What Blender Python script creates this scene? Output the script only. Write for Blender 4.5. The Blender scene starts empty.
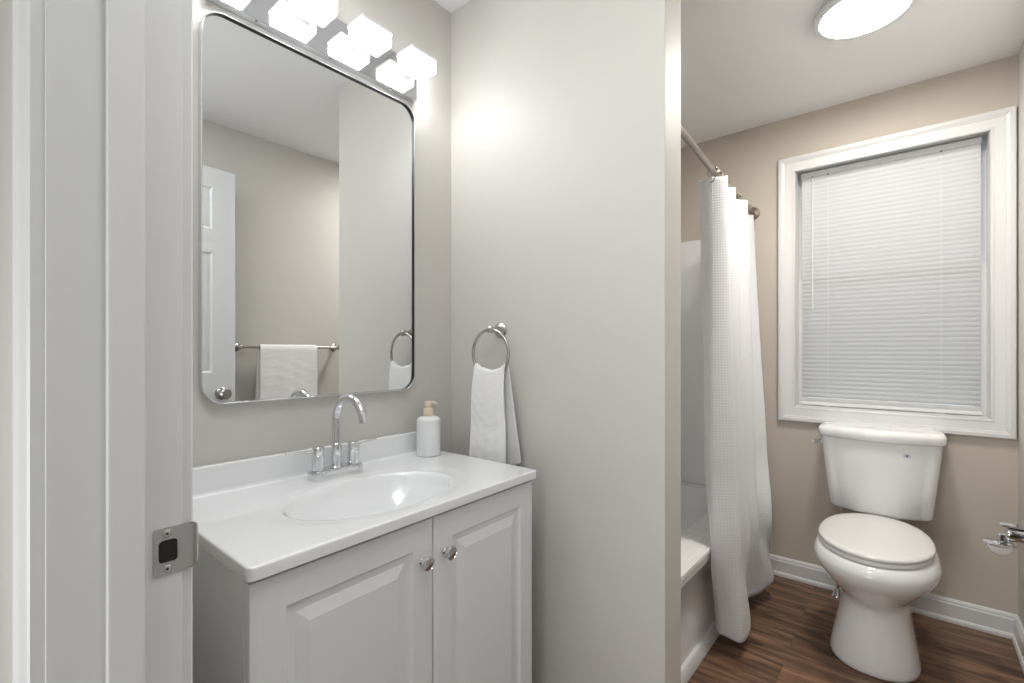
import bpy, bmesh, math, random
from mathutils import Vector, Matrix
from math import sin, cos, pi, radians, sqrt
random.seed(4)
sc = bpy.context.scene
COL = sc.collection
H = 1.202            # camera height; floor is z = 0
CEIL = 2.44

# ------------------------------------------------------------ camera
cd = bpy.data.cameras.new('camera')
cam = bpy.data.objects.new('camera', cd); COL.objects.link(cam)
cam.location = (0, 0, H)
cam.rotation_euler = (radians(90), 0, radians(40.07))
cd.sensor_width = 36; cd.lens = 472 / 1024 * 36
cd.shift_y = 9.5 / 1024
cd.clip_start = 0.01; cd.clip_end = 50
sc.camera = cam

# ------------------------------------------------------------ view, world and large lights
vs = sc.view_settings
sc.display_settings.display_device = 'sRGB'
vs.view_transform = 'Standard'; vs.look = 'None'; vs.gamma = 1; vs.use_curve_mapping = False
vs.exposure = 0.57
w = bpy.data.worlds.new('daylight'); sc.world = w; w.use_nodes = True
w.node_tree.nodes['Background'].inputs[0].default_value = (0.86, 0.92, 1.0, 1)
w.node_tree.nodes['Background'].inputs[1].default_value = 1.6
VANITY_E = 16.0      # glowing shades of the vanity light
CEILING_E = 72.0     # glowing disc of the ceiling light

def area(name, loc, rot, sx, sy, power, col):
    l = bpy.data.lights.new(name, 'AREA'); l.shape = 'RECTANGLE'; l.size = sx; l.size_y = sy
    l.energy = power; l.color = col
    o = bpy.data.objects.new(name, l); COL.objects.link(o); o.location = loc; o.rotation_euler = rot
    return o
area('hallway_overhead_fill', (0.1, -0.75, 2.40), (0, 0, 0), 0.8, 0.8, 1.5, (0.96, 0.98, 1.0))  # added fill above the hallway, stands in for general room light
area('hallway_fill_left', (-0.55, -1.36, 1.15), (radians(108), 0, 0), 1.1, 1.7, 20, (0.95, 0.98, 1.0))  # added soft fill behind the camera, no actual window there

area('entry_fill', (-0.30, 0.285, 2.43), (0, 0, 0), 0.60, 0.20, 5.2, (0.96, 0.98, 1.0))  # added unseen fill inside the doorway, no actual fixture there
area('hallway_fill_right', (0.55, -1.36, 1.15), (radians(108), 0, 0), 1.1, 1.7, 3, (0.95, 0.98, 1.0))  # second added fill behind the camera, weaker, no window there

# ------------------------------------------------------------ materials
def new_mat(name):
    m = bpy.data.materials.new(name); m.use_nodes = True
    nt = m.node_tree; b = nt.nodes['Principled BSDF']
    return m, nt, b
def mat(name, col, rough=0.5, metal=0.0, coat=0.0, noise=0.0, nscale=30, bump=0.0, bscale=200, spec=0.5, sub=0.0):
    m, nt, b = new_mat(name)
    b.inputs['Base Color'].default_value = (*col, 1)
    b.inputs['Roughness'].default_value = rough
    b.inputs['Metallic'].default_value = metal
    b.inputs['Coat Weight'].default_value = coat
    b.inputs['Coat Roughness'].default_value = 0.05
    b.inputs['Specular IOR Level'].default_value = spec
    tc = nt.nodes.new('ShaderNodeTexCoord')
    if noise:
        n = nt.nodes.new('ShaderNodeTexNoise'); n.inputs['Scale'].default_value = nscale; n.inputs['Detail'].default_value = 4
        nt.links.new(tc.outputs['Object'], n.inputs['Vector'])
        mx = nt.nodes.new('ShaderNodeMix'); mx.data_type = 'RGBA'
        mx.inputs['A'].default_value = (*[c * (1 - noise) for c in col], 1)
        mx.inputs['B'].default_value = (*[min(1, c * (1 + noise)) for c in col], 1)
        nt.links.new(n.outputs['Fac'], mx.inputs['Factor']); nt.links.new(mx.outputs['Result'], b.inputs['Base Color'])
    if bump:
        n2 = nt.nodes.new('ShaderNodeTexNoise'); n2.inputs['Scale'].default_value = bscale; n2.inputs['Detail'].default_value = 3
        nt.links.new(tc.outputs['Object'], n2.inputs['Vector'])
        bp = nt.nodes.new('ShaderNodeBump'); bp.inputs['Strength'].default_value = bump; bp.inputs['Distance'].default_value = 0.002
        nt.links.new(n2.outputs['Fac'], bp.inputs['Height']); nt.links.new(bp.outputs['Normal'], b.inputs['Normal'])
    return m
M = {}
M['paint'] = mat('greige_wall_paint', (0.62, 0.60, 0.56), 0.55, noise=0.012, nscale=6, bump=0.08, bscale=350)
M['paint_warm'] = mat('beige_wall_paint', (0.55, 0.49, 0.425), 0.55, noise=0.012, nscale=6, bump=0.08, bscale=350)
M['ceiling'] = mat('ceiling_paint', (0.87, 0.87, 0.87), 0.8, noise=0.01, nscale=8, bump=0.1, bscale=300)
M['trim'] = mat('white_trim_paint', (0.69, 0.69, 0.69), 0.33, noise=0.01, nscale=9, bump=0.04, bscale=60)
M['door'] = mat('white_door_paint', (0.74, 0.75, 0.76), 0.38, noise=0.01, nscale=9)
M['cab'] = mat('white_cabinet_film', (0.83, 0.845, 0.86), 0.3, noise=0.01, nscale=7)
M['marble'] = mat('white_cultured_marble', (0.86, 0.87, 0.88), 0.12, coat=0.5, noise=0.008, nscale=5)
M['porcelain'] = mat('white_porcelain', (0.87, 0.87, 0.87), 0.05, coat=0.6, noise=0.005, nscale=5)
M['seat'] = mat('white_seat_plastic', (0.80, 0.79, 0.775), 0.16, coat=0.3, noise=0.005, nscale=5)
M['tub'] = mat('white_tub_acrylic', (0.84, 0.84, 0.85), 0.16, coat=0.3, noise=0.008, nscale=5)
M['chrome'] = mat('polished_chrome', (0.74, 0.75, 0.77), 0.05, metal=1, noise=0.01)
M['plate'] = mat('smoked_chrome_plate', (0.62, 0.63, 0.66), 0.07, metal=1, noise=0.01)
M['nickel'] = mat('brushed_nickel', (0.50, 0.485, 0.465), 0.26, metal=1, noise=0.05, nscale=120)
M['rod'] = mat('satin_nickel_rod', (0.36, 0.32, 0.275), 0.32, metal=1, noise=0.05, nscale=120)
M['frame'] = mat('dark_mirror_frame_metal', (0.07, 0.072, 0.075), 0.3, metal=1, noise=0.03)
M['framelip'] = mat('silver_mirror_frame_side', (0.75, 0.77, 0.78), 0.22, metal=1, noise=0.03)
M['mirror'] = mat('silvered_mirror', (0.80, 0.815, 0.815), 0.0, metal=1, noise=0.002)
M['dark'] = mat('recess_shade_black', (0.012, 0.011, 0.010), 0.7, noise=0.2)  # near-black that paints the shade inside small holes
M['gap'] = mat('cabinet_inside', (0.20, 0.20, 0.20), 0.7, noise=0.02)
M['towel'] = mat('white_cotton_towel', (0.90, 0.895, 0.88), 0.95, noise=0.02, nscale=60, bump=1.0, bscale=420, spec=0.1)
M['bottle'] = mat('matte_white_ceramic', (0.80, 0.81, 0.82), 0.42, noise=0.005)
M['pump'] = mat('cream_pump_plastic', (0.72, 0.60, 0.45), 0.4, noise=0.02)
M['slat'] = mat('white_blind_slat', (0.76, 0.76, 0.76), 0.36, noise=0.005)
M['ink'] = mat('blue_grey_print', (0.10, 0.13, 0.22), 0.4, noise=0.05)
M['paper'] = mat('white_label', (0.55, 0.58, 0.66), 0.5, noise=0.01)
M['ground'] = mat('outdoor_ground', (0.30, 0.31, 0.28), 0.9, noise=0.1)

def emis(name, col, strength):
    m, nt, b = new_mat(name)
    b.inputs['Base Color'].default_value = (0.8, 0.8, 0.8, 1)
    b.inputs['Emission Color'].default_value = (*col, 1)
    b.inputs['Emission Strength'].default_value = strength
    b.inputs['Roughness'].default_value = 0.3
    return m
M['glow_cool'] = emis('lit_frosted_glass', (0.965, 0.98, 1.0), VANITY_E)
M['glow_warm'] = emis('lit_ceiling_diffuser', (1.0, 0.955, 0.89), CEILING_E)

def glass_mat(name, tint, mixf, rough=0.02):
    m = bpy.data.materials.new(name); m.use_nodes = True; nt = m.node_tree
    for n in list(nt.nodes): nt.nodes.remove(n)
    out = nt.nodes.new('ShaderNodeOutputMaterial'); mx = nt.nodes.new('ShaderNodeMixShader')
    tr = nt.nodes.new('ShaderNodeBsdfTransparent'); gl = nt.nodes.new('ShaderNodeBsdfGlossy')
    fr = nt.nodes.new('ShaderNodeFresnel'); fr.inputs['IOR'].default_value = mixf
    tr.inputs['Color'].default_value = (*tint, 1); gl.inputs['Roughness'].default_value = rough
    nt.links.new(fr.outputs[0], mx.inputs[0]); nt.links.new(tr.outputs[0], mx.inputs[1]); nt.links.new(gl.outputs[0], mx.inputs[2])
    nt.links.new(mx.outputs[0], out.inputs[0]); return m
M['pane'] = glass_mat('window_pane_glass', (0.93, 0.96, 0.95), 1.45)
M['rimglass'] = mat('frosted_shade_glass_edge', (0.78, 0.78, 0.77), 0.25, noise=0.01)

def cloth_uv_mat(name, col, sx, sy, trans, bump):
    m, nt, b = new_mat(name)
    b.inputs['Base Color'].default_value = (*col, 1); b.inputs['Roughness'].default_value = 0.85
    b.inputs['Specular IOR Level'].default_value = 0.2
    uv = nt.nodes.new('ShaderNodeUVMap'); uv.uv_map = 'UVMap'
    sp = nt.nodes.new('ShaderNodeSeparateXYZ'); nt.links.new(uv.outputs[0], sp.inputs[0])
    def wave(sock, s):
        a = nt.nodes.new('ShaderNodeMath'); a.operation = 'MULTIPLY'; a.inputs[1].default_value = s * 2 * pi
        nt.links.new(sock, a.inputs[0])
        c = nt.nodes.new('ShaderNodeMath'); c.operation = 'SINE'; nt.links.new(a.outputs[0], c.inputs[0]); return c.outputs[0]
    p = nt.nodes.new('ShaderNodeMath'); p.operation = 'MAXIMUM'
    nt.links.new(wave(sp.outputs[0], sx), p.inputs[0]); nt.links.new(wave(sp.outputs[1], sy), p.inputs[1])
    bp = nt.nodes.new('ShaderNodeBump'); bp.inputs['Strength'].default_value = bump; bp.inputs['Distance'].default_value = 0.003
    nt.links.new(p.outputs[0], bp.inputs['Height']); nt.links.new(bp.outputs[0], b.inputs['Normal'])
    if trans:
        tl = nt.nodes.new('ShaderNodeBsdfTranslucent'); tl.inputs[0].default_value = (*col, 1)
        mx = nt.nodes.new('ShaderNodeMixShader'); mx.inputs[0].default_value = trans
        nt.links.new(b.outputs[0], mx.inputs[1]); nt.links.new(tl.outputs[0], mx.inputs[2])
        nt.links.new(mx.outputs[0], nt.nodes['Material Output'].inputs[0])
    return m
M['curtain'] = cloth_uv_mat('white_waffle_curtain', (0.84, 0.845, 0.86), 90, 90, 0.2, 0.38)
M['mat'] = cloth_uv_mat('white_ribbed_mat', (0.82, 0.81, 0.80), 95, 0, 0, 0.5)

# translucent vinyl slats
_m, _nt, _b = new_mat('translucent_vinyl_slat')
_b.inputs['Base Color'].default_value = (0.73, 0.73, 0.735, 1); _b.inputs['Roughness'].default_value = 0.35
_tl = _nt.nodes.new('ShaderNodeBsdfTranslucent'); _tl.inputs[0].default_value = (0.8, 0.82, 0.85, 1)
_mx = _nt.nodes.new('ShaderNodeMixShader'); _mx.inputs[0].default_value = 0.09
_nt.links.new(_b.outputs[0], _mx.inputs[1]); _nt.links.new(_tl.outputs[0], _mx.inputs[2])
_nt.links.new(_mx.outputs[0], _nt.nodes['Material Output'].inputs[0])
M['vinyl'] = _m

def wood_floor():
    m, nt, b = new_mat('walnut_plank_floor')
    tc = nt.nodes.new('ShaderNodeTexCoord')
    mp = nt.nodes.new('ShaderNodeMapping'); mp.inputs['Location'].default_value = (0.37, 0.05, 0)
    nt.links.new(tc.outputs['Object'], mp.inputs[0])
    br = nt.nodes.new('ShaderNodeTexBrick')
    br.offset = 0.37; br.inputs['Scale'].default_value = 1
    br.inputs['Brick Width'].default_value = 1.22; br.inputs['Row Height'].default_value = 0.15
    br.inputs['Mortar Size'].default_value = 0.0012; br.inputs['Mortar Smooth'].default_value = 0.3
    br.inputs['Color1'].default_value = (0, 0, 0, 1); br.inputs['Color2'].default_value = (1, 1, 1, 1)
    br.inputs['Mortar'].default_value = (0.5, 0.5, 0.5, 1)
    nt.links.new(mp.outputs[0], br.inputs['Vector'])
    sepc = nt.nodes.new('ShaderNodeSeparateColor'); nt.links.new(br.outputs['Color'], sepc.inputs[0])
    # shift the grain per plank
    off = nt.nodes.new('ShaderNodeMath'); off.operation = 'MULTIPLY'; off.inputs[1].default_value = 13.7
    nt.links.new(sepc.outputs[0], off.inputs[0])
    cmb = nt.nodes.new('ShaderNodeCombineXYZ'); nt.links.new(off.outputs[0], cmb.inputs[0]); nt.links.new(off.outputs[0], cmb.inputs[2])
    def grain(sc3, scale, detail, dist):
        g = nt.nodes.new('ShaderNodeVectorMath'); g.operation = 'ADD'
        nt.links.new(tc.outputs['Object'], g.inputs[0]); nt.links.new(cmb.outputs[0], g.inputs[1])
        mm = nt.nodes.new('ShaderNodeMapping'); mm.inputs['Scale'].default_value = sc3
        nt.links.new(g.outputs[0], mm.inputs[0])
        n = nt.nodes.new('ShaderNodeTexNoise'); n.inputs['Scale'].default_value = scale
        n.inputs['Detail'].default_value = detail; n.inputs['Distortion'].default_value = dist
        nt.links.new(mm.outputs[0], n.inputs['Vector']); return n.outputs['Fac']
    g1 = grain((1.0, 9, 1), 3.2, 8, 0.8)
    g2 = grain((1.5, 45, 1), 4, 6, 0.3)
    g3 = grain((2.2, 5.5, 1), 1.7, 3, 1.0)
    r1 = nt.nodes.new('ShaderNodeValToRGB'); nt.links.new(g1, r1.inputs[0])
    e = r1.color_ramp.elements
    e[0].position = 0.30; e[0].color = (0.06, 0.032, 0.02, 1)
    e[1].position = 0.70; e[1].color = (0.33, 0.19, 0.115, 1)
    x = e.new(0.5); x.color = (0.19, 0.103, 0.06, 1)
    r2 = nt.nodes.new('ShaderNodeValToRGB'); nt.links.new(g2, r2.inputs[0])
    r2.color_ramp.elements[0].position = 0.32; r2.color_ramp.elements[0].color = (0.66, 0.62, 0.58, 1)
    r2.color_ramp.elements[1].position = 0.66; r2.color_ramp.elements[1].color = (1.22, 1.22, 1.2, 1)
    r3 = nt.nodes.new('ShaderNodeValToRGB'); nt.links.new(g3, r3.inputs[0])
    r3.color_ramp.elements[0].position = 0.30; r3.color_ramp.elements[0].color = (0.42, 0.40, 0.40, 1)
    r3.color_ramp.elements[1].position = 0.45; r3.color_ramp.elements[1].color = (1, 1, 1, 1)
    def mul(a, c):
        q = nt.nodes.new('ShaderNodeMix'); q.data_type = 'RGBA'; q.blend_type = 'MULTIPLY'; q.inputs['Factor'].default_value = 1
        nt.links.new(a, q.inputs['A']); nt.links.new(c, q.inputs['B']); return q.outputs['Result']
    c = mul(mul(r1.outputs[0], r2.outputs[0]), r3.outputs[0])
    seam = nt.nodes.new('ShaderNodeMapRange'); seam.inputs['To Min'].default_value = 1; seam.inputs['To Max'].default_value = 0.65
    nt.links.new(br.outputs['Fac'], seam.inputs[0])
    tone = nt.nodes.new('ShaderNodeMapRange'); tone.inputs['To Min'].default_value = 0.82; tone.inputs['To Max'].default_value = 1.12
    nt.links.new(sepc.outputs[0], tone.inputs[0])
    mm = nt.nodes.new('ShaderNodeMath'); mm.operation = 'MULTIPLY'
    nt.links.new(seam.outputs[0], mm.inputs[0]); nt.links.new(tone.outputs[0], mm.inputs[1])
    cc = nt.nodes.new('ShaderNodeCombineColor')
    for i in range(3): nt.links.new(mm.outputs[0], cc.inputs[i])
    nt.links.new(mul(c, cc.outputs[0]), b.inputs['Base Color'])
    b.inputs['Roughness'].default_value = 0.42
    bp = nt.nodes.new('ShaderNodeBump'); bp.inputs['Strength'].default_value = 0.15; bp.inputs['Distance'].default_value = 0.001
    nt.links.new(g2, bp.inputs['Height']); nt.links.new(bp.outputs[0], b.inputs['Normal'])
    return m
M['floor'] = wood_floor()

# ------------------------------------------------------------ helpers
def link(name, bm, m, parent=None, angle=35, smooth=True):
    bmesh.ops.remove_doubles(bm, verts=bm.verts, dist=1e-6)
    bmesh.ops.recalc_face_normals(bm, faces=bm.faces)
    me = bpy.data.meshes.new(name); bm.to_mesh(me); bm.free()
    if smooth:
        for p in me.polygons: p.use_smooth = True
        me.set_sharp_from_angle(angle=radians(angle))
    o = bpy.data.objects.new(name, me); COL.objects.link(o)
    me.materials.append(m)
    if smooth and angle < 50:
        wn = o.modifiers.new('flat_faces', 'WEIGHTED_NORMAL'); wn.keep_sharp = True; wn.weight = 80
    if parent: o.parent = parent; o.matrix_parent_inverse = parent.matrix_world.inverted() if False else Matrix.Translation(-parent.location)
    return o
def thing(name, label, cat, loc=(0, 0, 0), group=None, kind=None):
    o = bpy.data.objects.new(name, None); COL.objects.link(o); o.location = loc; o.empty_display_size = 0.05
    return tag(o, label, cat, group, kind)
def tag(o, label=None, cat=None, group=None, kind=None):
    if label: o['label'] = label
    if cat: o['category'] = cat
    if group: o['group'] = group
    if kind: o['kind'] = kind
    return o
def struct(name, bm, m, label=None, cat=None, **k):
    return tag(link(name, bm, m, **k), label, cat, None, 'structure')
def merge(bm, tmp):
    me = bpy.data.meshes.new('t'); tmp.to_mesh(me); tmp.free(); bm.from_mesh(me); bpy.data.meshes.remove(me)
def box(bm, x0, x1, y0, y1, z0, z1, bev=0, seg=2, mtx=None):
    t = bmesh.new(); bmesh.ops.create_cube(t, size=1)
    bmesh.ops.scale(t, vec=(x1 - x0, y1 - y0, z1 - z0), verts=t.verts)
    if bev: bmesh.ops.bevel(t, geom=t.edges[:], offset=bev, segments=seg, profile=0.5, affect='EDGES')
    bmesh.ops.translate(t, vec=((x0 + x1) / 2, (y0 + y1) / 2, (z0 + z1) / 2), verts=t.verts)
    if mtx: bmesh.ops.transform(t, matrix=mtx, verts=t.verts)
    merge(bm, t); return bm
def B(*a, **k): return box(bmesh.new(), *a, **k)
def rings(bm, loops, cap=True, closed=False):
    vs = [[bm.verts.new(p) for p in l] for l in loops]
    n = len(vs[0]); k = len(vs)
    for i in range(k if closed else k - 1):
        a, c = vs[i], vs[(i + 1) % k]
        for j in range(n):
            bm.faces.new((a[j], a[(j + 1) % n], c[(j + 1) % n], c[j]))
    if cap and not closed:
        bm.faces.new(list(reversed(vs[0]))); bm.faces.new(vs[-1])
    return bm
def tube(bm, pts, r, seg=16, closed=False, cap=True):
    pts = [Vector(p) for p in pts]; n = len(pts)
    rr = r if isinstance(r, (list, tuple)) else [r] * n
    loops = []; prev = None
    for i, p in enumerate(pts):
        if closed: t = (pts[(i + 1) % n] - pts[i - 1])
        else: t = pts[min(i + 1, n - 1)] - pts[max(i - 1, 0)]
        t.normalize()
        if prev is None:
            u = t.orthogonal().normalized()
        else:
            u = (prev - t * prev.dot(t)).normalized()
        prev = u; v = t.cross(u)
        loops.append([p + (u * cos(a) + v * sin(a)) * rr[i] for a in [2 * pi * k / seg for k in range(seg)]])
    return rings(bm, loops, cap, closed)
def lathe(bm, prof, o=(0, 0, 0), axis=(0, 0, 1), seg=40):
    """prof = [(radius, height)...] along axis from o"""
    ax = Vector(axis).normalized(); u = ax.orthogonal().normalized(); v = ax.cross(u); o = Vector(o)
    loops = []
    for r, h in prof:
        r = max(r, 1e-5)
        loops.append([o + ax * h + (u * cos(a) + v * sin(a)) * r for a in [2 * pi * k / seg for k in range(seg)]])
    return rings(bm, loops)
def prism(bm, poly, d0, d1, place):
    """poly of (a,b); place(a,b,d) -> xyz"""
    a = [bm.verts.new(place(p[0], p[1], d0)) for p in poly]; c = [bm.verts.new(place(p[0], p[1], d1)) for p in poly]
    n = len(poly)
    for i in range(n): bm.faces.new((a[i], a[(i + 1) % n], c[(i + 1) % n], c[i]))
    bm.faces.new(list(reversed(a))); bm.faces.new(c)
    return bm
def frame_loop(bm, a0, a1, b0, b1, prof, place, sides=(1, 1, 1, 1)):
    """mitred frame round the opening a0..a1, b0..b1; prof = closed list of (outward, depth)"""
    loops = []
    for (ca, cb, sa, sb) in ((a0, b0, -1, -1), (a1, b0, 1, -1), (a1, b1, 1, 1), (a0, b1, -1, 1)):
        loops.append([place(ca + sa * o, cb + sb * o, d) for o, d in prof])
    return rings(bm, loops, cap=False, closed=True)
def rrect(a0, a1, b0, b1, r, seg=10):
    out = []
    for cx, cy, s in ((a1 - r, b1 - r, 0), (a0 + r, b1 - r, 90), (a0 + r, b0 + r, 180), (a1 - r, b0 + r, 270)):
        for k in range(seg + 1):
            t = radians(s + 90 * k / seg); out.append((cx + r * cos(t), cy + r * sin(t)))
    return out
def grid(bm, P, uvs=None, wrap=False):
    """P[i][j] points"""
    V = [[bm.verts.new(p) for p in row] for row in P]
    lay = bm.loops.layers.uv.new('UVMap') if uvs else None
    for i in range(len(V) - 1):
        for j in range(len(V[0]) - 1):
            f = bm.faces.new((V[i][j], V[i][j + 1], V[i + 1][j + 1], V[i + 1][j]))
            if uvs:
                for l, (a, c) in zip(f.loops, ((i, j), (i, j + 1), (i + 1, j + 1), (i + 1, j))): l[lay].uv = uvs[a][c]
    return bm
def crom(pts, n):
    """Catmull-Rom through pts -> n samples"""
    P = [Vector(p) for p in pts]; P = [P[0] * 2 - P[1]] + P + [P[-1] * 2 - P[-2]]
    out = []; m = len(pts) - 1
    for k in range(n):
        t = k / (n - 1) * m; i = min(int(t), m - 1); u = t - i
        a, b_, c, d = P[i], P[i + 1], P[i + 2], P[i + 3]
        out.append(0.5 * ((2 * b_) + (c - a) * u + (2 * a - 5 * b_ + 4 * c - d) * u * u + (3 * b_ - a - 3 * c + d) * u ** 3))
    return out
def solidify(o, t, off=0):
    s = o.modifiers.new('thickness', 'SOLIDIFY'); s.thickness = t; s.offset = off; return o

# ------------------------------------------------------------ the room
XW = -1.2846          # vanity wall
YC = 1.18; YC2 = 1.292   # centre (partition) wall
XE = -0.479           # its end
YW = 2.866            # window wall
XR = 0.348            # right wall
XT = -1.402           # tub back wall
Y0, Y1 = 0.058, 0.169    # front wall with the doorway
DX0, DX1, DZ = -0.650, 0.172, 2.16   # rough opening

struct('floor', B(-1.7, 1.3, -1.5, 3.1, -0.05, 0), M['floor'], 'brown walnut plank floor under the toilet', 'floor')
struct('ceiling', B(-1.7, 1.3, -1.5, 3.1, CEIL, CEIL + 0.05), M['ceiling'], 'plain light grey painted ceiling', 'ceiling')
struct('wall_left', B(XW - 0.1, XW, Y1, YC, 0, CEIL), M['paint'], 'greige wall behind the mirror and vanity', 'wall')
struct('wall_center', B(XW - 0.1, XE, YC, YC2, 0, CEIL, bev=0.003), M['paint'], 'greige partition wall carrying the towel ring', 'wall')
struct('wall_tub', B(XT - 0.1, XT, YC2, YW, 0, CEIL), M['paint_warm'], 'beige wall along the back of the bathtub', 'wall')
struct('wall_right', B(XR, XR + 0.1, Y1, YW + 0.15, 0, CEIL), M['paint'], 'greige right wall, seen in the mirror behind the towel bar', 'wall')
WX0, WX1, WZ0, WZ1 = -0.458, 0.264, 0.912, 2.158
bm = bmesh.new()
box(bm, XT - 0.1, WX0, YW, YW + 0.15, 0, CEIL); box(bm, WX1, XR + 0.1, YW, YW + 0.15, 0, CEIL)
box(bm, WX0, WX1, YW, YW + 0.15, 0, WZ0); box(bm, WX0, WX1, YW, YW + 0.15, WZ1, CEIL)
struct('wall_window', bm, M['paint_warm'], 'beige wall around the window behind the toilet', 'wall')
bm = bmesh.new()
box(bm, -1.6, DX0, Y0, Y1, 0, CEIL); box(bm, DX1, 1.2, Y0, Y1, 0, CEIL); box(bm, DX0, DX1, Y0, Y1, DZ, CEIL)
struct('wall_front', bm, M['paint'], 'wall holding the doorway at the left edge', 'wall')
bm = bmesh.new()
box(bm, -1.7, -1.6, -1.5, Y1, 0, CEIL); box(bm, 1.2, 1.3, -1.5, Y1, 0, CEIL); box(bm, -1.6, 1.2, -1.5, -1.4, 0, CEIL)
struct('wall_hallway', bm, M['paint'], 'hallway walls behind the doorway', 'wall')
struct('ground', B(-6, 6, 3.1, 14, -0.4, -0.3), M['ground'], 'ground outside the window', 'ground')

# baseboards
BP = [(0, 0), (0.022, 0), (0.022, 0.012), (0.018, 0.020), (0.014, 0.022), (0.014, 0.078), (0.0105, 0.084), (0.0105, 0.090), (0.006, 0.098), (0, 0.101)]
def baseboard(name, a, b_, n, label):
    """a,b = (x,y) ends on the wall face, n = normal into the room"""
    a, b_, n = Vector((*a, 0)), Vector((*b_, 0)), Vector((*n, 0))
    L = (b_ - a).length; d = (b_ - a).normalized()
    bm = prism(bmesh.new(), BP, 0, L, lambda p, q, t: a + d * t + n * (p - 0.0005) + Vector((0, 0, q + 0.0005)))
    struct(name, bm, M['trim'], label, 'baseboard', angle=25)
baseboard('baseboard_window', (-0.636, YW), (XR, YW), (0, -1), 'white baseboard along the beige window wall behind the toilet')
baseboard('baseboard_right', (XR, 1.0), (XR, YW - 0.022), (-1, 0), 'white baseboard at the foot of the right wall')
baseboard('baseboard_center', (-0.78, YC), (XE, YC), (0, -1), 'white baseboard below the towel ring wall')
baseboard('baseboard_end', (XE, YC), (XE, YC2), (1, 0), 'white baseboard wrapping the end of the partition')
# trim strip on the floor along the tub apron
struct('trim_1', prism(bmesh.new(), [(0, 0), (0.026, 0), (0.026, 0.018), (0.019, 0.036), (0.012, 0.044), (0, 0.046)], 1.31, 2.845,
       lambda p, q, t: (-0.640 + p, t, q + 0.0005)), M['trim'], 'white floor trim strip along the bathtub apron', 'trim', angle=25)

# ------------------------------------------------------------ the doorway
door = thing('door_1', 'white doorway at the left edge with its open panelled door', 'door', (-0.63, 0.113, 0), kind='structure')
JX, JX1 = -0.63, 0.152
bm = bmesh.new()
box(bm, JX - 0.02, JX, Y0, Y1, 0, DZ - 0.02, bev=0.0012); box(bm, JX1, JX1 + 0.02, Y0, Y1, 0, DZ - 0.02, bev=0.0012)
box(bm, JX - 0.02, JX1 + 0.02, Y0, Y1, DZ - 0.02, DZ, bev=0.0012)
link('jamb', bm, M['trim'], door)
bm = bmesh.new(); zs = DZ - 0.02
box(bm, JX, JX + 0.012, 0.1015, 0.133, 0, zs - 0.012, bev=0.003); box(bm, JX1 - 0.012, JX1, 0.1015, 0.133, 0, zs - 0.012, bev=0.003)
box(bm, JX, JX1, 0.1015, 0.133, zs - 0.012, zs, bev=0.003)
link('door_stop', bm, M['trim'], door)
# casings: profile (outward, thickness)
def casing_prof(w, t0, t1):
    return [(0, 0), (0, t0 - 0.002), (0.002, t0), (w * 0.18, t0 + 0.001), (w * 0.24, t0 + (t1 - t0) * 0.35), (w * 0.40, t0 + (t1 - t0) * 0.5),
            (w * 0.62, t1 - 0.003), (w * 0.72, t1), (w - 0.004, t1), (w, t1 - 0.004), (w, 0)]
def door_casing(name, y, s):
    bm = frame_loop(bmesh.new(), JX - 0.004, JX1 + 0.004, -0.5, zs + 0.005, casing_prof(0.057, 0.0115 if s > 0 else 0.012, 0.0185), lambda a, b_, d: (a, y + s * d, max(b_, 0.0)))
    link(name, bm, M['trim'], door, angle=22)
door_casing('casing', Y0, -1); door_casing('casing', Y1, 1)
# strike plate let into the jamb, wrapped round its corner
zc = H - 0.2216; y0s, y1s = 0.1415, 0.1765
hole = rrect(0.1462, 0.1642, zc - 0.0125, zc + 0.0125, 0.005, 5)
outer = rrect(y0s, y1s, zc - 0.026, zc + 0.026, 0.003, 5)
bm = bmesh.new()
for x in (JX, JX + 0.0014):
    vo = [bm.verts.new((x, a, b_)) for a, b_ in outer]; vh = [bm.verts.new((x, a, b_)) for a, b_ in hole]
    n = len(vo)
    for i in range(n): bm.faces.new((vo[i], vo[(i + 1) % n], vh[(i + 1) % n], vh[i]))
    if x == JX: keep = (vo, vh)
for a, c in ((keep[0], vo), (keep[1], vh)):
    for i in range(n): bm.faces.new((a[i], a[(i + 1) % n], c[(i + 1) % n], c[i]))
lip = []
for k in range(9):
    t = k / 8; ang = radians(75 * t); R = 0.010
    lip.append((JX + 0.0014 - R * (1 - cos(ang)), 0.1765 + R * sin(ang)))
hz = [0.026 - 0.010 * (k / 8) ** 2 for k in range(9)]
P = [[(x, y, zc - h) for (x, y), h in zip(lip, hz)], [(x, y, zc + h) for (x, y), h in zip(lip, hz)]]
Q = [[(x - 0.0013, y - 0.0004, zc - h) for (x, y), h in zip(lip, hz)], [(x - 0.0013, y - 0.0004, zc + h) for (x, y), h in zip(lip, hz)]]
grid(bm, P); grid(bm, Q); grid(bm, [P[0], Q[0]]); grid(bm, [P[1], Q[1]])
sp = link('strike_plate', bm, M['nickel'], door); sp['label'] = 'brushed nickel strike plate on the jamb'
for (dz) in (0.0195, -0.0195):
    bm = lathe(bmesh.new(), [(0.0001, 0), (0.0042, 0), (0.0042, 0.0006), (0.0034, 0.0013), (0.0001, 0.0015)], (JX + 0.0014, 0.154, zc + dz), (1, 0, 0), 20)
    s = link('screw', bm, M['nickel'], sp)
    s.matrix_parent_inverse = Matrix.Translation(Vector((0, 0, 0))) @ Matrix.Identity(4)
    bm = lathe(bmesh.new(), [(0.0001, 0.0013), (0.0013, 0.0013), (0.0013, 0.0018), (0.0001, 0.0018)], (JX + 0.0014, 0.154, zc + dz), (1, 0, 0), 10)
    s = link('screw_slot_shade', bm, M['dark'], sp); s.matrix_parent_inverse = Matrix.Identity(4)  # raised near-black dot paints the shade of the screw slot
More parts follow.
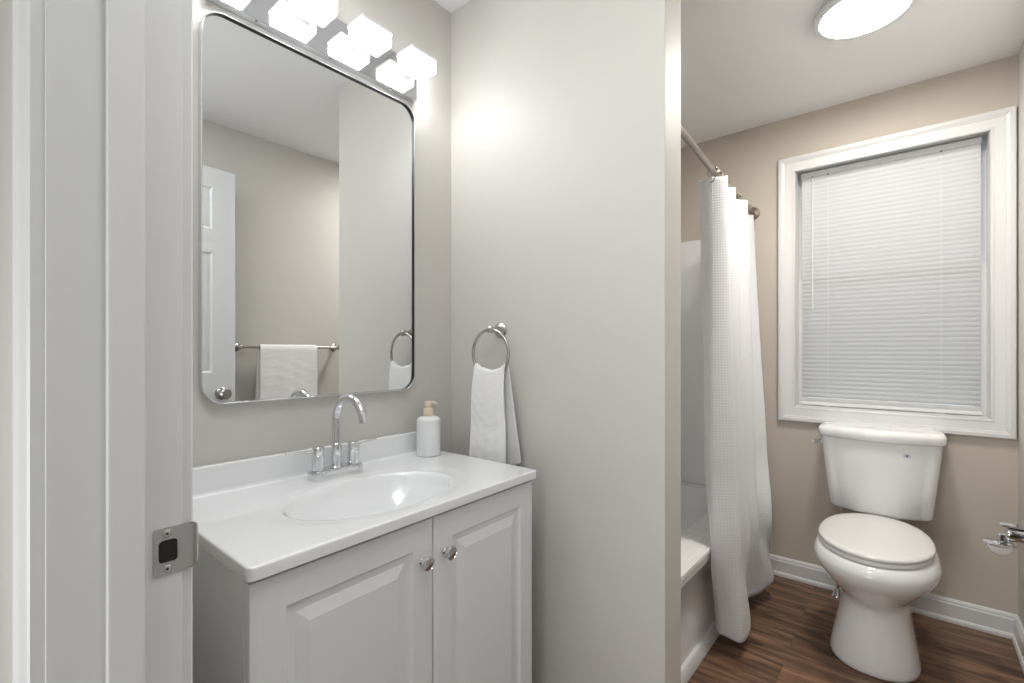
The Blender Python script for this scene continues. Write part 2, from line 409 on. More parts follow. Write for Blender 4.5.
link('latch_hole_shade', B(JX - 0.010, JX + 0.0006, 0.1466, 0.1638, zc - 0.0121, zc + 0.0121), M['dark'], door)  # solid near-black block paints the shade inside the latch hole
# the open leaf: local frame u along the leaf from the hinge, t thickness, v up
hx, hy = 0.176, 0.200; ex, ey = 0.252, 0.975
U = Vector((ex - hx, ey - hy, 0)); WD = U.length; U.normalize(); N = Vector((-U.y, U.x, 0))  # N points to the room (-x)
def dp(u, v, d): return Vector((hx, hy, 0)) + U * u + N * d + Vector((0, 0, v))
TH = 0.035; Zb, Zt = 0.012, H + 0.945
st = 0.112; mid = WD / 2
cols = [(st, mid - 0.05), (mid + 0.05, WD - st)]
rows = [(Zb + 0.20, 0.90), (1.09, 1.71), (1.83, 2.045)]
us = sorted({0, WD, *[c for p in cols for c in p]}); zz = sorted({Zb, Zt, *[c for p in rows for c in p]})
bm = bmesh.new()
for d, sgn in ((TH, 1), (0.0, -1)):
    for i in range(len(us) - 1):
        for j in range(len(zz) - 1):
            a0, a1, b0, b1 = us[i], us[i + 1], zz[j], zz[j + 1]
            if (a0, a1) in cols and (b0, b1) in rows:
                prev = None
                for ins, dep in ((0, 0), (0.010, -0.008), (0.026, -0.008), (0.048, -0.002), (None, None)):
                    if ins is None:
                        bm.faces.new(prev); break
                    cur = [bm.verts.new(dp(a, b_, d + sgn * dep)) for a, b_ in ((a0 + ins, b0 + ins), (a1 - ins, b0 + ins), (a1 - ins, b1 - ins), (a0 + ins, b1 - ins))]
                    if prev:
                        for q in range(4): bm.faces.new((prev[q], prev[(q + 1) % 4], cur[(q + 1) % 4], cur[q]))
                    prev = cur
            else:
                bm.faces.new([bm.verts.new(dp(a, b_, d)) for a, b_ in ((a0, b0), (a1, b0), (a1, b1), (a0, b1))])
for (a, c) in ((0, 0), (WD, WD)):
    bm.faces.new([bm.verts.new(dp(a, z, d)) for z, d in ((Zb, 0), (Zb, TH), (Zt, TH), (Zt, 0))])
for z in (Zb, Zt):
    bm.faces.new([bm.verts.new(dp(a, z, d)) for a, d in ((0, 0), (WD, 0), (WD, TH), (0, TH))])
leaf = link('door_leaf', bm, M['door'], door, angle=20)
def sub(name, bm, m, par, **k):
    o = link(name, bm, m, None, **k); o.parent = par
    # parts are modelled in world coordinates: undo the chain of parents
    root = par.parent if par.parent else par
    o.matrix_parent_inverse = Matrix.Identity(4)
    return o
for sgn, d0 in ((1, TH), (-1, 0)):
    bm = bmesh.new()
    lathe(bm, [(0.0001, 0), (0.032, 0), (0.032, 0.006), (0.026, 0.011), (0.013, 0.014), (0.011, 0.030), (0.016, 0.036), (0.026, 0.046), (0.028, 0.056), (0.022, 0.064), (0.0001, 0.067)],
          dp(WD - 0.070, zc, d0), N * sgn, 32)
    sub('door_knob', bm, M['nickel'], leaf)
sub('latch_plate', B(-0.001, 0.0012, -0.012, 0.012, -0.028, 0.028, mtx=Matrix.Translation(dp(WD, zc, TH / 2)) @ Matrix(((U.x, N.x, 0, 0), (U.y, N.y, 0, 0), (0, 0, 1, 0), (0, 0, 0, 1)))), M['nickel'], leaf)

# ------------------------------------------------------------ the window
win = thing('window_1', 'white framed window above the toilet', 'window', ((WX0 + WX1) / 2, YW, WZ0), kind='structure')
wp = [(0, 0), (0, 0.010), (0.003, 0.012), (0.010, 0.012), (0.012, 0.0105), (0.030, 0.0125), (0.046, 0.0150), (0.048, 0.0175), (0.056, 0.0200), (0.058, 0.0225), (0.0725, 0.0225), (0.076, 0.019), (0.076, 0)]
bm = frame_loop(bmesh.new(), WX0 - 0.002, WX1 + 0.002, WZ0 - 0.002, WZ1 - 0.013, wp, lambda a, b_, d: (a, YW - d, b_))
link('window_casing', bm, M['trim'], win, angle=20)
jp = [(0, 0.002), (0, -0.145), (-0.0006, -0.145), (-0.0006, 0.002)]
bm = frame_loop(bmesh.new(), WX0, WX1, WZ0, WZ1, jp, lambda a, b_, d: (a, YW - d, b_))
link('window_jamb', bm, M['trim'], win)
def sash(z0, z1, y):
    pr = [(0, 0), (0, 0.025), (-0.038, 0.025), (-0.042, 0.018), (-0.042, 0)]
    bm = frame_loop(bmesh.new(), WX0 - 0.0004, WX1 + 0.0004, z0, z1, pr, lambda a, b_, d: (a, y - d, b_))
    s = link('sash', bm, M['trim'], win)
    sub('pane', B(WX0 + 0.05, WX1 - 0.05, y - 0.014, y - 0.010, z0 + 0.038, z1 - 0.038), M['pane'], s)
zm = (WZ0 + WZ1) / 2 + 0.03
sash(WZ0 - 0.0004, zm + 0.02, YW + 0.119); sash(zm - 0.02, WZ1 + 0.0004, YW + 0.1449)

# mini blind
YB = 2.948; BX0, BX1 = -0.443, 0.247
blind = thing('window_blind', 'closed white slatted mini blind hanging in the window', 'blind', ((BX0 + BX1) / 2, YB, WZ1 - 0.02))
bm = bmesh.new(); box(bm, BX0, BX1, YB - 0.016, YB + 0.016, 2.123, 2.150, bev=0.002)
link('headrail', bm, M['slat'], blind)
zt, zbm, NS = 2.112, 0.946, 54
bm = bmesh.new(); tilt = radians(64)
for k in range(NS):
    z = zt - (zt - zbm) * k / (NS - 1)
    if k == NS - 1: z -= 0.004
    row = []
    for q in range(6):
        t = -1 + 2 * q / 5; wv = 0.0131 * t; cv = 0.0018 * (1 - t * t)
        dy = wv * cos(tilt) + cv * sin(tilt); dz = wv * sin(tilt) - cv * cos(tilt)
        row.append((YB - dy * 1.0 - 0.0, z - dz * -1.0))
    # the lower edge leans to the room
    grid(bm, [[(x, YB + (yy - YB), zz_) for x in (BX0 + 0.003, BX1 - 0.003)] for yy, zz_ in row])
sl = link('slats', bm, M['vinyl'], blind, angle=60)
link('bottom_rail', B(BX0, BX1, YB - 0.012, YB + 0.012, 0.916, 0.933, bev=0.003), M['slat'], blind)
for x in (-0.322, 0.113):
    bm = bmesh.new()
    for dy in (-0.0095, 0.0095): tube(bm, [(x, YB + dy, 2.124), (x, YB + dy, 0.934)], 0.0005, 6)
    box(bm, x - 0.011, x + 0.011, YB - 0.0135, YB - 0.0125, 0.914, 0.937, bev=0.0003)
    link('ladder_cord', bm, M['slat'], blind)
    link('cord_guide', B(x - 0.004, x + 0.004, YB - 0.0175, YB - 0.0155, 2.118, 2.124), M['gap'], blind)
bm = tube(bmesh.new(), [(-0.389, YB - 0.024, 2.115), (-0.389, YB - 0.024, 1.50), (-0.388, YB - 0.024, 1.425)], [0.0025, 0.0028, 0.0036], 8)
link('wand', bm, M['slat'], blind)
link('wand_hook', B(-0.392, -0.386, YB - 0.026, YB - 0.015, 2.114, 2.124), M['gap'], blind)

# ------------------------------------------------------------ ceiling light
CL = Vector((-0.124, 2.106, CEIL))
lamp = thing('ceiling_light', 'round white flush ceiling light glowing near the window', 'ceiling light', CL)
link('lamp_pan', lathe(bmesh.new(), [(0.0001, 0), (0.143, 0), (0.145, -0.002), (0.145, -0.012), (0.138, -0.014), (0.0001, -0.014)], CL, (0, 0, 1), 72), M['trim'], lamp)
link('rim', lathe(bmesh.new(), [(0.150, -0.0145), (0.153, -0.017), (0.153, -0.026), (0.149, -0.030), (0.134, -0.030), (0.132, -0.026), (0.132, -0.0145)], CL, (0, 0, 1), 96), M['door'], lamp)
link('diffuser', lathe(bmesh.new(), [(0.0001, -0.016), (0.1315, -0.016), (0.1315, -0.0285), (0.10, -0.0300), (0.0001, -0.0305)], CL, (0, 0, 1), 72), M['glow_warm'], lamp)

# ------------------------------------------------------------ vanity light
vl = thing('vanity_light', 'four shade chrome vanity light glowing above the mirror', 'wall light', (XW, 0.68, H + 0.905))
PX = -1.257
link('backplate', B(XW, PX, 0.388, 1.002, H + 0.836, H + 0.955, bev=0.0015), M['plate'], vl)
for y in (0.443, 0.614, 0.786, 0.957):
    a = link('arm', B(PX, -1.236, y - 0.022, y + 0.022, H + 0.897, H + 0.925, bev=0.001), M['rimglass'], vl)
    box_ = B(-1.2375, -1.163, y - 0.0475, y + 0.0475, H + 0.891, H + 0.929, bev=0.003)
    link('shade', box_, M['glow_cool'], vl)
    # thick clear glass lid over the frosted block
    link('shade_rim', B(-1.2400, -1.1605, y - 0.050, y + 0.050, H + 0.9293, H + 0.938, bev=0.002), M['rimglass'], vl)
for y in (0.50, 0.70, 0.90):
    link('screw', lathe(bmesh.new(), [(0.0001, 0), (0.004, 0), (0.004, -0.0025), (0.0025, -0.004), (0.0001, -0.0042)], (XW + 0.017, y, H + 0.836), (0, 0, 1), 16), M['chrome'], vl)

# ------------------------------------------------------------ mirror
my0, my1, mz0, mz1 = 0.3755, 0.9985, H - 0.128, H + 0.813
mir = thing('wall_mirror', 'large rounded mirror in a thin metal frame above the sink', 'mirror', (XW, (my0 + my1) / 2, mz0))
R = 0.052; XF = -1.262
def rl(ins, x, seg=14): return [(x, a, b_) for a, b_ in rrect(my0 + ins, my1 - ins, mz0 + ins, mz1 - ins, R - ins, seg)]
bm = rings(bmesh.new(), [rl(0, XW + 0.0005), rl(0, XF - 0.0008), rl(0.0008, XF), rl(0.0024, XF), rl(0.0030, XF - 0.0008)], cap=False)
link('frame_side', bm, M['framelip'], mir)
bm = rings(bmesh.new(), [rl(0.0030, XF - 0.0008), rl(0.0034, XF - 0.0085)], cap=False)
link('frame_lip', bm, M['frame'], mir, angle=30)
bm = bmesh.new(); f = bm.faces.new([bm.verts.new(p) for p in rl(0.0033, XF - 0.0080)])
g = link('mirror_glass', bm, M['mirror'], mir, smooth=False)

# ------------------------------------------------------------ vanity top with its basin
VX0, VX1 = XW + 0.001, -0.800; VY0, VY1 = 0.298, 1.082; VT = H - 0.340; VTH = 0.0225
top = thing('vanity_countertop', 'glossy white vanity countertop with an oval basin', 'countertop', (-1.04, 0.68, VT - VTH))
bcx, bcy, bax, bay = -0.992, 0.663, 0.146, 0.217
def edge_off():
    r = 0.004; return [(r * (1 - cos(radians(a))) , r * (1 - sin(radians(a)))) for a in (0, 22.5, 45, 67.5, 90)]
eo = edge_off()   # (offset inwards, drop)
def surf(x, y):
    rx, ry = (x - bcx) / bax, (y - bcy) / bay; r = sqrt(rx * rx + ry * ry)
    z = 0.0
    # shallow outer bowl, opening to the front and right
    ro = sqrt(((x - bcx) / (bax + 0.030)) ** 2 + ((y - bcy - 0.010) / (bay + 0.055)) ** 2)
    if ro < 1: t = min(1, (1 - ro) / 0.18); z -= 0.0016 * t * t * (3 - 2 * t)
    if r < 1.0:
        t = 1 - r; d = 0.125 * (1 - (1 - min(1, t * 1.0)) ** 2.6)
        k = min(1, t / 0.09); z -= d * k * (2 - k) if k < 1 else d
    return z
xs = [VX0 + (VX1 - VX0 - 0.006) * i / 118 for i in range(119)] + [VX1 - o for o, _ in reversed(eo[:-1])]
ys = [VY0 + o for o, _ in eo[:-1]] + [VY0 + 0.006 + (VY1 - VY0 - 0.012) * i / 180 for i in range(181)] + [VY1 - o for o, _ in reversed(eo[:-1])]
def drop(off):
    r = 0.004
    return 0 if off >= r else r - sqrt(max(0, r * r - (r - off) ** 2))
CR = 0.011
def corner(x, y):
    for ys_, sgn in ((VY0, 1), (VY1, -1)):
        dy = (y - ys_) * sgn; dx = VX1 - x
        if dx < CR and dy < CR:
            a, b_ = (CR - dx) / CR, (CR - dy) / CR
            a2, b2 = a * sqrt(1 - b_ * b_ / 2), b_ * sqrt(1 - a * a / 2)
            return VX1 - (CR - a2 * CR), ys_ + sgn * (CR - b2 * CR)
    return x, y
bm = bmesh.new(); P = []
for x in xs:
    row = []
    for y in ys:
        off = min(VX1 - x, y - VY0, VY1 - y)
        cx, cy = corner(x, y)
        row.append((cx, cy, VT + surf(x, y) - drop(off)))
    P.append(row)
grid(bm, P)
# skirt
edge = [P[i][0] for i in range(len(xs))] + P[-1][1:] + [P[i][-1] for i in range(len(xs) - 2, -1, -1)]
grid(bm, [edge, [(p[0], p[1], VT - VTH) for p in edge]])
body = link('sink_deck', bm, M['marble'], top, angle=50)
bm = bmesh.new(); box(bm, XW + 0.001, XW + 0.021, VY0, VY1, VT - 0.001, H - 0.271, bev=0.004, seg=3)
# small cove between the deck and the backsplash
cv = [(0, 0)] + [(0.010 - 0.010 * sin(radians(a)), 0.010 - 0.010 * cos(radians(a))) for a in (0, 18, 36, 54, 72, 90)]
prism(bm, [(0, 0)] + [(0.010 * (1 - sin(radians(a))), 0.010 * (1 - cos(radians(a)))) for a in (0, 18, 36, 54, 72, 90)], VY0 + 0.002, VY1 - 0.002, lambda a, b_, t: (XW + 0.0208 + a, t, VT - 0.0002 + b_))
link('backsplash', bm, M['marble'], top, angle=40)
link('drain', lathe(bmesh.new(), [(0.0001, 0), (0.022, 0), (0.022, 0.002), (0.018, 0.004), (0.0001, 0.0035)], (bcx, bcy, VT - 0.1290), (0, 0, 1), 28), M['chrome'], top)

# ------------------------------------------------------------ vanity cabinet
CX = -0.832; CY0, CY1 = 0.304, 1.074; CZ = VT - VTH - 0.0008
cab = thing('vanity_cabinet', 'white vanity cabinet with two raised panel doors', 'cabinet', (-1.05, 0.68, 0))
bm = bmesh.new()
box(bm, XW + 0.002, CX, CY0, CY0 + 0.016, 0.0, CZ, bev=0.001); box(bm, XW + 0.002, CX, CY1 - 0.016, CY1, 0.0, CZ, bev=0.001)
box(bm, CX - 0.050, CX - 0.032, CY0 + 0.016, CY1 - 0.016, CZ - 0.05, CZ); box(bm, CX - 0.018, CX, CY0 + 0.016, CY1 - 0.016, 0.09, 0.12)
box(bm, XW + 0.002, CX - 0.018, CY0 + 0.016, CY1 - 0.016, 0.09, 0.106)
link('cabinet_body', bm, M['cab'], cab)
link('toe_kick', B(CX - 0.075, CX - 0.06, CY0 + 0.016, CY1 - 0.016, 0, 0.09), M['cab'], cab)
def cab_door(y0, y1, ky):
    z0, z1 = 0.10, VT - VTH - 0.0095
    xf = CX + 0.0195; xb = CX + 0.001
    bm = bmesh.new(); prev = None
    prof = [(0, xb), (0, xf - 0.0035), (0.0012, xf - 0.0020), (0.010, xf - 0.0005), (0.013, xf), (0.057, xf), (0.061, xf - 0.0045), (0.065, xf - 0.0060), (0.076, xf - 0.0060),
            (0.079, xf - 0.0048), (0.096, xf - 0.0010), (0.099, xf)]
    loops = [[(x, a, b_) for a, b_ in ((y0 + i, z0 + i), (y1 - i, z0 + i), (y1 - i, z1 - i), (y0 + i, z1 - i))] for i, x in prof]
    rings(bm, loops)
    d = link('door', bm, M['cab'], cab, angle=12)
    kb = lathe(bmesh.new(), [(0.0001, 0), (0.0085, 0), (0.0085, 0.002), (0.0058, 0.005), (0.0055, 0.012), (0.009, 0.016), (0.0150, 0.019), (0.0158, 0.023), (0.0145, 0.0262), (0.0125, 0.0268), (0.0118, 0.0256), (0.0001, 0.0262)],
               (xf, ky, H - 0.457), (1, 0, 0), 36)
    sub('knob', kb, M['chrome'], d, angle=28)
    return d
YS = 0.6945
cab_door(CY0 + 0.001, YS - 0.0015, 0.660); cab_door(YS + 0.0015, CY1 - 0.001, 0.729)

for root_ in (top, cab):
    for o in root_.children_recursive:
        for v in o.data.vertices:
            f = max(0, (v.co.x - XW) / 0.485)
            v.co.x -= f * 0.026 * (v.co.y - 0.69) / 0.76
# ------------------------------------------------------------ faucet
FX, FY = -1.202, 0.680
fc = thing('faucet', 'chrome two handle gooseneck faucet on the vanity top', 'faucet', (FX, FY, VT))
bm = bmesh.new(); loops = []
n = 48
def fbase(s, z, k=1.0):
    out = []
    for i in range(n):
        t = 2 * pi * i / n
        yy = 0.0765 * abs(cos(t)) ** 0.62 * (1 if cos(t) > 0 else -1)
        xx = 0.030 * abs(sin(t)) ** 0.75 * (1 if sin(t) > 0 else -1)
        xx *= (0.74 + 0.26 * min(1, (abs(yy) / 0.055) ** 2))
        out.append((FX + xx * s, FY + yy * (1 - (1 - s) * 0.35), z))
    return out
rings(bm, [fbase(0.96, VT + 0.0002), fbase(1, VT + 0.002), fbase(1, VT + 0.018), fbase(0.96, VT + 0.022), fbase(0.86, VT + 0.0235)])
link('base_plate', bm, M['chrome'], fc, angle=40)
bm = lathe(bmesh.new(), [(0.0175, 0.020), (0.0175, 0.024), (0.0142, 0.027), (0.0142, 0.082), (0.0135, 0.086), (0.0110, 0.088)], (FX, FY, VT), seg=32)
link('spout_body', bm, M['chrome'], fc)
path = [(FX, FY, VT + 0.084), (FX, FY, VT + 0.12)]
zc2, Rr = VT + 0.150, 0.066
path += [(FX, FY, zc2 - 0.01)]
for k in range(25):
    a = radians(180 - k * 7.15)
    path.append((FX + Rr + Rr * cos(a), FY, zc2 + Rr * sin(a)))
bm = tube(bmesh.new(), path, 0.0112, 24)
e1, e2 = Vector(path[-1]), Vector(path[-1]) + (Vector(path[-1]) - Vector(path[-2])).normalized() * 0.005
tube(bm, [e1, e2], 0.0120, 24)
link('spout', bm, M['chrome'], fc, angle=40)
for sgn, ln in ((-1, 0.072), (1, 0.062)):
    y = FY + sgn * 0.052
    bm = lathe(bmesh.new(), [(0.019, 0.016), (0.019, 0.020), (0.0158, 0.022), (0.0158, 0.062), (0.0148, 0.0635), (0.0148, 0.0655), (0.0158, 0.067), (0.0158, 0.083), (0.0145, 0.085), (0.0001, 0.0855)], (FX, y, VT), seg=32)
    hb = link('handle', bm, M['chrome'], fc, angle=28)
    sub('lever', tube(bmesh.new(), [(FX, y + sgn * 0.013, VT + 0.0755), (FX, y + sgn * (0.013 + ln * 0.6), VT + 0.079), (FX, y + sgn * (0.013 + ln), VT + 0.0815)], [0.0046, 0.0040, 0.0036], 14), M['chrome'], hb)
bm = tube(bmesh.new(), [(FX - 0.020, FY, VT + 0.018), (FX - 0.020, FY, VT + 0.075)], 0.0022, 10)
lathe(bm, [(0.0022, 0.075), (0.005, 0.077), (0.005, 0.083), (0.0001, 0.085)], (FX - 0.020, FY, VT), seg=16)
link('lift_rod', bm, M['chrome'], fc)

# ------------------------------------------------------------ soap dispenser
sx_, sy_ = -1.203, 1.006
sd = thing('soap_dispenser', 'matte white soap bottle with a cream pump at the counter corner', 'soap dispenser', (sx_, sy_, VT))
br_ = 0.0382
prof = [(0.0001, 0), (br_ - 0.005, 0), (br_ - 0.0015, 0.0015), (br_, 0.006), (br_, 0.112)]
prof += [(br_ - 0.014 + 0.014 * cos(radians(a)), 0.112 + 0.014 * sin(radians(a))) for a in (15, 30, 45, 60, 75, 90)] + [(0.016, 0.1275), (0.015, 0.129), (0.0001, 0.129)]
link('bottle', lathe(bmesh.new(), prof, (sx_, sy_, VT + 0.0002), seg=56), M['bottle'], sd)
bm = lathe(bmesh.new(), [(0.0165, 0.129), (0.0165, 0.150), (0.015, 0.153), (0.0115, 0.1545), (0.0115, 0.160), (0.0135, 0.162), (0.0135, 0.173), (0.012, 0.176), (0.0001, 0.1765)], (sx_, sy_, VT), seg=28)
link('pump_collar', bm, M['pump'], sd, angle=28)
dd = Vector((0.80, 0.60, 0)).normalized(); o_ = Vector((sx_, sy_, VT + 0.171))
link('pump_nozzle', tube(bmesh.new(), [o_, o_ + dd * 0.016 + Vector((0, 0, 0.000)), o_ + dd * 0.023 + Vector((0, 0, -0.001)), o_ + dd * 0.026 + Vector((0, 0, -0.004))], [0.006, 0.005, 0.0042, 0.0035], 14), M['pump'], sd)

# ------------------------------------------------------------ towel ring and hand towel
rx, rz, ry = -1.041, H - 0.008, 1.128; RR = 0.0775
tr = thing('towel_ring', 'brushed nickel towel ring on the partition wall', 'towel ring', (rx, YC, rz + RR))
bm = lathe(bmesh.new(), [(0.0001, 0), (0.026, 0), (0.026, 0.004), (0.022, 0.009), (0.012, 0.013), (0.010, 0.020), (0.010, 0.046), (0.012, 0.050), (0.012, 0.058), (0.008, 0.061), (0.0001, 0.062)], (rx, YC - 0.0003, rz + RR), (0, -1, 0), 32)
link('post', bm, M['nickel'], tr)
ringpts = [(rx + RR * sin(t), ry, rz + RR * cos(t)) for t in [2 * pi * k / 72 for k in range(72)]]
link('ring', tube(bmesh.new(), ringpts, 0.0052, 12, closed=True), M['nickel'], tr)

def drape(name, top_fn, front, back, m, nu=40, thick=0.004, parent=None, rr=0.006, seed=1, wr=0.0025):
    """top_fn(u) -> centre point the cloth hangs over, with (right, out) axes; front/back(u, t) -> offset (along, out, down)"""
    rnd = random.Random(seed); ph = [rnd.uniform(0, 6) for _ in range(6)]
    P = []
    nf, nb = 50, 50
    for i in range(nu + 1):
        u = i / nu; c, A, O = top_fn(u); row = []
        for j in range(nb, 0, -1):
            t = j / nb; a, o, d = back(u, t)
            row.append(c + A * a + O * (-(rr + o)) + Vector((0, 0, -d)))
        for k in range(0, 9):
            ang = pi - pi * k / 8
            row.append(c + O * (rr * cos(ang)) + Vector((0, 0, rr * sin(ang))))
        for j in range(1, nf + 1):
            t = j / nf; a, o, d = front(u, t)
            wv = wr * sin(u * 9 + ph[0] + 2 * t) * t + wr * 0.5 * sin(u * 21 + ph[1]) * t + 0.0005 * sin(t * 46 + 5 * sin(u * 4 + ph[2]) + ph[3]) * min(1, t * 3) + 0.0003 * sin(t * 95 + 9 * u + ph[4])
            row.append(c + A * a + O * (rr + o + wv) + Vector((0, 0, -d)))
        P.append(row)
    o = link(name, grid(bmesh.new(), P), m, parent, angle=80)
    solidify(o, thick); s = o.modifiers.new('soft', 'SUBSURF'); s.levels = 1; s.render_levels = 1
    return o
def ring_top(u):
    x = -0.066 + 0.132 * u
    zz_ = -sqrt(RR * RR - (x * 0.93) ** 2)
    zz_ = max(zz_, -0.0660) + 0.006
    return Vector((rx + 0.003 + x, ry, rz + zz_ + 0.004 * sin(u * 9))), Vector((1, 0, 0)), Vector((0, -1, 0))
def fr(u, t): return ((u - 0.5) * 0.034 * t - 0.010 * t, 0.006 * sin(pi * min(1, t * 2)) + 0.003 * sin(u * 7 + 1) * t, 0.355 * t + 0.008 * sin(6 * u) * t)
def bk(u, t): return ((u - 0.5) * 0.02 * t + 0.022 * t * (u ** 2), 0.002 + 0.024 * t * (0.4 + 0.6 * u), (0.300 + 0.006 * u) * t)
ht = drape('hand_towel', ring_top, fr, bk, M['towel'], rr=0.0090, seed=3, thick=0.0045)
tag(ht, 'white cotton hand towel folded through the towel ring', 'towel')

# ------------------------------------------------------------ towel bar and bath towel (seen in the mirror)
bx, bz = XR - 0.070, H + 0.022
tb = thing('towel_bar', 'brushed nickel towel bar on the right wall, reflected in mirror', 'towel bar', (XR, 1.35, bz))
for y in (1.022, 1.612):
    bm = lathe(bmesh.new(), [(0.0001, 0), (0.026, 0), (0.026, 0.004), (0.021, 0.009), (0.011, 0.014), (0.010, 0.060), (0.013, 0.063), (0.013, 0.080), (0.009, 0.083), (0.0001, 0.084)], (XR - 0.0003, y, bz), (-1, 0, 0), 28)
    link('post', bm, M['nickel'], tb)
link('bar', tube(bmesh.new(), [(bx, 1.002, bz), (bx, 1.632, bz)], 0.0075, 16), M['nickel'], tb)
def bar_top(u): return Vector((bx, 1.125 + 0.333 * u, bz)), Vector((0, 1, 0)), Vector((-1, 0, 0))
def bfr(u, t): return (0.0 + 0.012 * (u - .5) * t, 0.004 + 0.003 * sin(u * 5) * t, 0.42 * t + 0.01 * u * t)
def bbk(u, t): return (-0.022 * t, 0.012 * t, 0.47 * t)
bt = drape('bath_towel', bar_top, bfr, bbk, M['towel'], rr=0.0130, seed=8, thick=0.007, wr=0.0035)
tag(bt, 'white bath towel folded over the wall bar, reflected in mirror', 'towel')

# ------------------------------------------------------------ bathtub and surround
TX1 = -0.600; TXA = -0.640; TY0, TY1 = YC2 + 0.012, YW - 0.012; TZ = H - 0.790
tub = thing('bathtub', 'white bathtub behind the partition wall', 'bathtub', (-1.0, 2.08, 0))
tx0 = XT + 0.012
bm = bmesh.new(); P = []
cxx, cyy = (tx0 + TX1 - 0.02) / 2 + 0.0, (TY0 + TY1) / 2
hx_, hy_ = (TX1 - tx0) / 2 - 0.135 + 0.035, (TY1 - TY0) / 2 - 0.09
cxx = (tx0 + 0.07 + TX1 - 0.155) / 2; hx_ = (TX1 - 0.155 - tx0 - 0.07) / 2
NX, NY = 60, 110
for i in range(NX + 1):
    row = []
    for j in range(NY + 1):
        x = tx0 + (TX1 - 0.012 - tx0) * i / NX; y = TY0 + (TY1 - TY0) * j / NY
        r = (abs((x - cxx) / hx_) ** 5 + abs((y - cyy) / hy_) ** 5) ** 0.2
        z = TZ
        if r < 1:
            t = min(1, (1 - r) / 0.22); z -= 0.33 * (t * (2 - t)) ** 0.8
        row.append((x, y, z))
    P.append(row)
grid(bm, P)
# rolled front rim and apron
rim = [(TX1 - 0.012, TZ)] + [(TX1 - 0.012 + 0.012 * sin(radians(a)), TZ - 0.012 + 0.012 * cos(radians(a))) for a in (20, 40, 60, 75, 90)]
rim += [(TX1, TZ - 0.030), (TX1 - 0.004, TZ - 0.038), (TX1 - 0.026, TZ - 0.046), (TXA + 0.002, TZ - 0.060), (TXA - 0.004, 0.14), (TXA + 0.0, 0.125), (TXA + 0.001, 0.0)]
grid(bm, [[(x, TY0, z) for x, z in rim], [(x, TY1, z) for x, z in rim]])
link('tub_shell', bm, M['tub'], tub, angle=50)
sur = thing('tub_surround', 'glossy white wall surround panels around the bathtub', 'tub surround', (XT, 2.08, TZ))
ZS = H + 0.660
link('side_panel', B(XT + 0.001, -0.650, YW - 0.012, YW - 0.001, TZ + 0.0005, ZS, bev=0.003), M['tub'], sur)
link('side_panel', B(XT + 0.001, -0.650, YC2 + 0.001, YC2 + 0.012, TZ + 0.0005, ZS, bev=0.003), M['tub'], sur)
link('back_panel', B(XT + 0.001, XT + 0.012, YC2 + 0.012, YW - 0.012, TZ + 0.0005, ZS, bev=0.003), M['tub'], sur)

# folded ribbed mat lying on the tub rim
bm = bmesh.new()
mx0, mx1, my_0, my_1 = -0.765, -0.594, 1.33, 2.055
def mat_loop(ins, z):
    out = []
    r1 = 0.085 - ins
    x0, x1, y0, y1 = mx0 + ins, mx1 - ins, my_0 + ins, my_1 - ins
    cs = ((x1 - 0.040, y1 - 0.105, 0, 0.040, 0.105), (x0 + 0.05, y1 - 0.05, 90, 0.05, 0.05), (x0 + 0.03, y0 + 0.03, 180, 0.03, 0.03), (x1 - 0.03, y0 + 0.03, 270, 0.03, 0.03))
    for cx, cy, s, ra, rb in cs:
        for k in range(11):
            t = radians(s + 9 * k); out.append((cx + ra * cos(t), cy + rb * sin(t), z))
    return out
t0 = TZ + 0.0008
L = [mat_loop(0.003, t0), mat_loop(0, t0 + 0.003), mat_loop(0, t0 + 0.007), mat_loop(0.003, t0 + 0.0085), mat_loop(0.0035, t0 + 0.0095), mat_loop(0.0, t0 + 0.011), mat_loop(0.0, t0 + 0.016), mat_loop(0.003, t0 + 0.019), mat_loop(0.008, t0 + 0.020), mat_loop(0.011, t0 + 0.0185), mat_loop(0.014, t0 + 0.020)]
rings(bm, L)
lay = bm.loops.layers.uv.new('UVMap')
for f in bm.faces:
    for l in f.loops: l[lay].uv = (l.vert.co.x + l.vert.co.z, l.vert.co.y)
bmat = link('bath_mat', bm, M['mat'], angle=50)
tag(bmat, 'white ribbed bath mat lying folded on the bathtub rim', 'bath mat')

# ------------------------------------------------------------ curtain rod, hooks and curtain
rodpts = crom([(-0.600, YC2 + 0.004, H + 0.760), (-0.604, 1.62, H + 0.760), (-0.629, 2.0, H + 0.760), (-0.647, 2.35, H + 0.760), (-0.6625, YW - 0.003, H + 0.760)], 40)
rod = thing('curtain_rod', 'curved satin nickel shower curtain rod over the bathtub', 'curtain rod', (-0.63, 2.08, H + 0.76))
link('rod', tube(bmesh.new(), rodpts, 0.0125, 20), M['rod'], rod)
link('flange', lathe(bmesh.new(), [(0.0001, 0), (0.034, 0), (0.036, 0.004), (0.034, 0.012), (0.024, 0.020), (0.0165, 0.026), (0.0165, 0.034), (0.0001, 0.034)], (-0.6625, YW, H + 0.76), (0, -1, 0), 32), M['rod'], rod)
link('flange', lathe(bmesh.new(), [(0.0001, 0), (0.034, 0), (0.036, 0.004), (0.034, 0.012), (0.024, 0.020), (0.0165, 0.026), (0.0165, 0.034), (0.0001, 0.034)], (-0.600, YC2, H + 0.76), (0, 1, 0), 32), M['rod'], rod)
def rod_at(y):
    best = min(range(len(rodpts) - 1), key=lambda i: abs(rodpts[i].y - y)); a, c = rodpts[best], rodpts[best + 1] if rodpts[best + 1].y > y else rodpts[best]
    return min(rodpts, key=lambda p: abs(p.y - y)).x
T = [(-0.692, 2.085), (-0.638, 2.075), (-0.584, 2.100), (-0.655, 2.190), (-0.600, 2.275), (-0.668, 2.385), (-0.606, 2.510), (-0.690, 2.650), (-0.645, 2.800)]
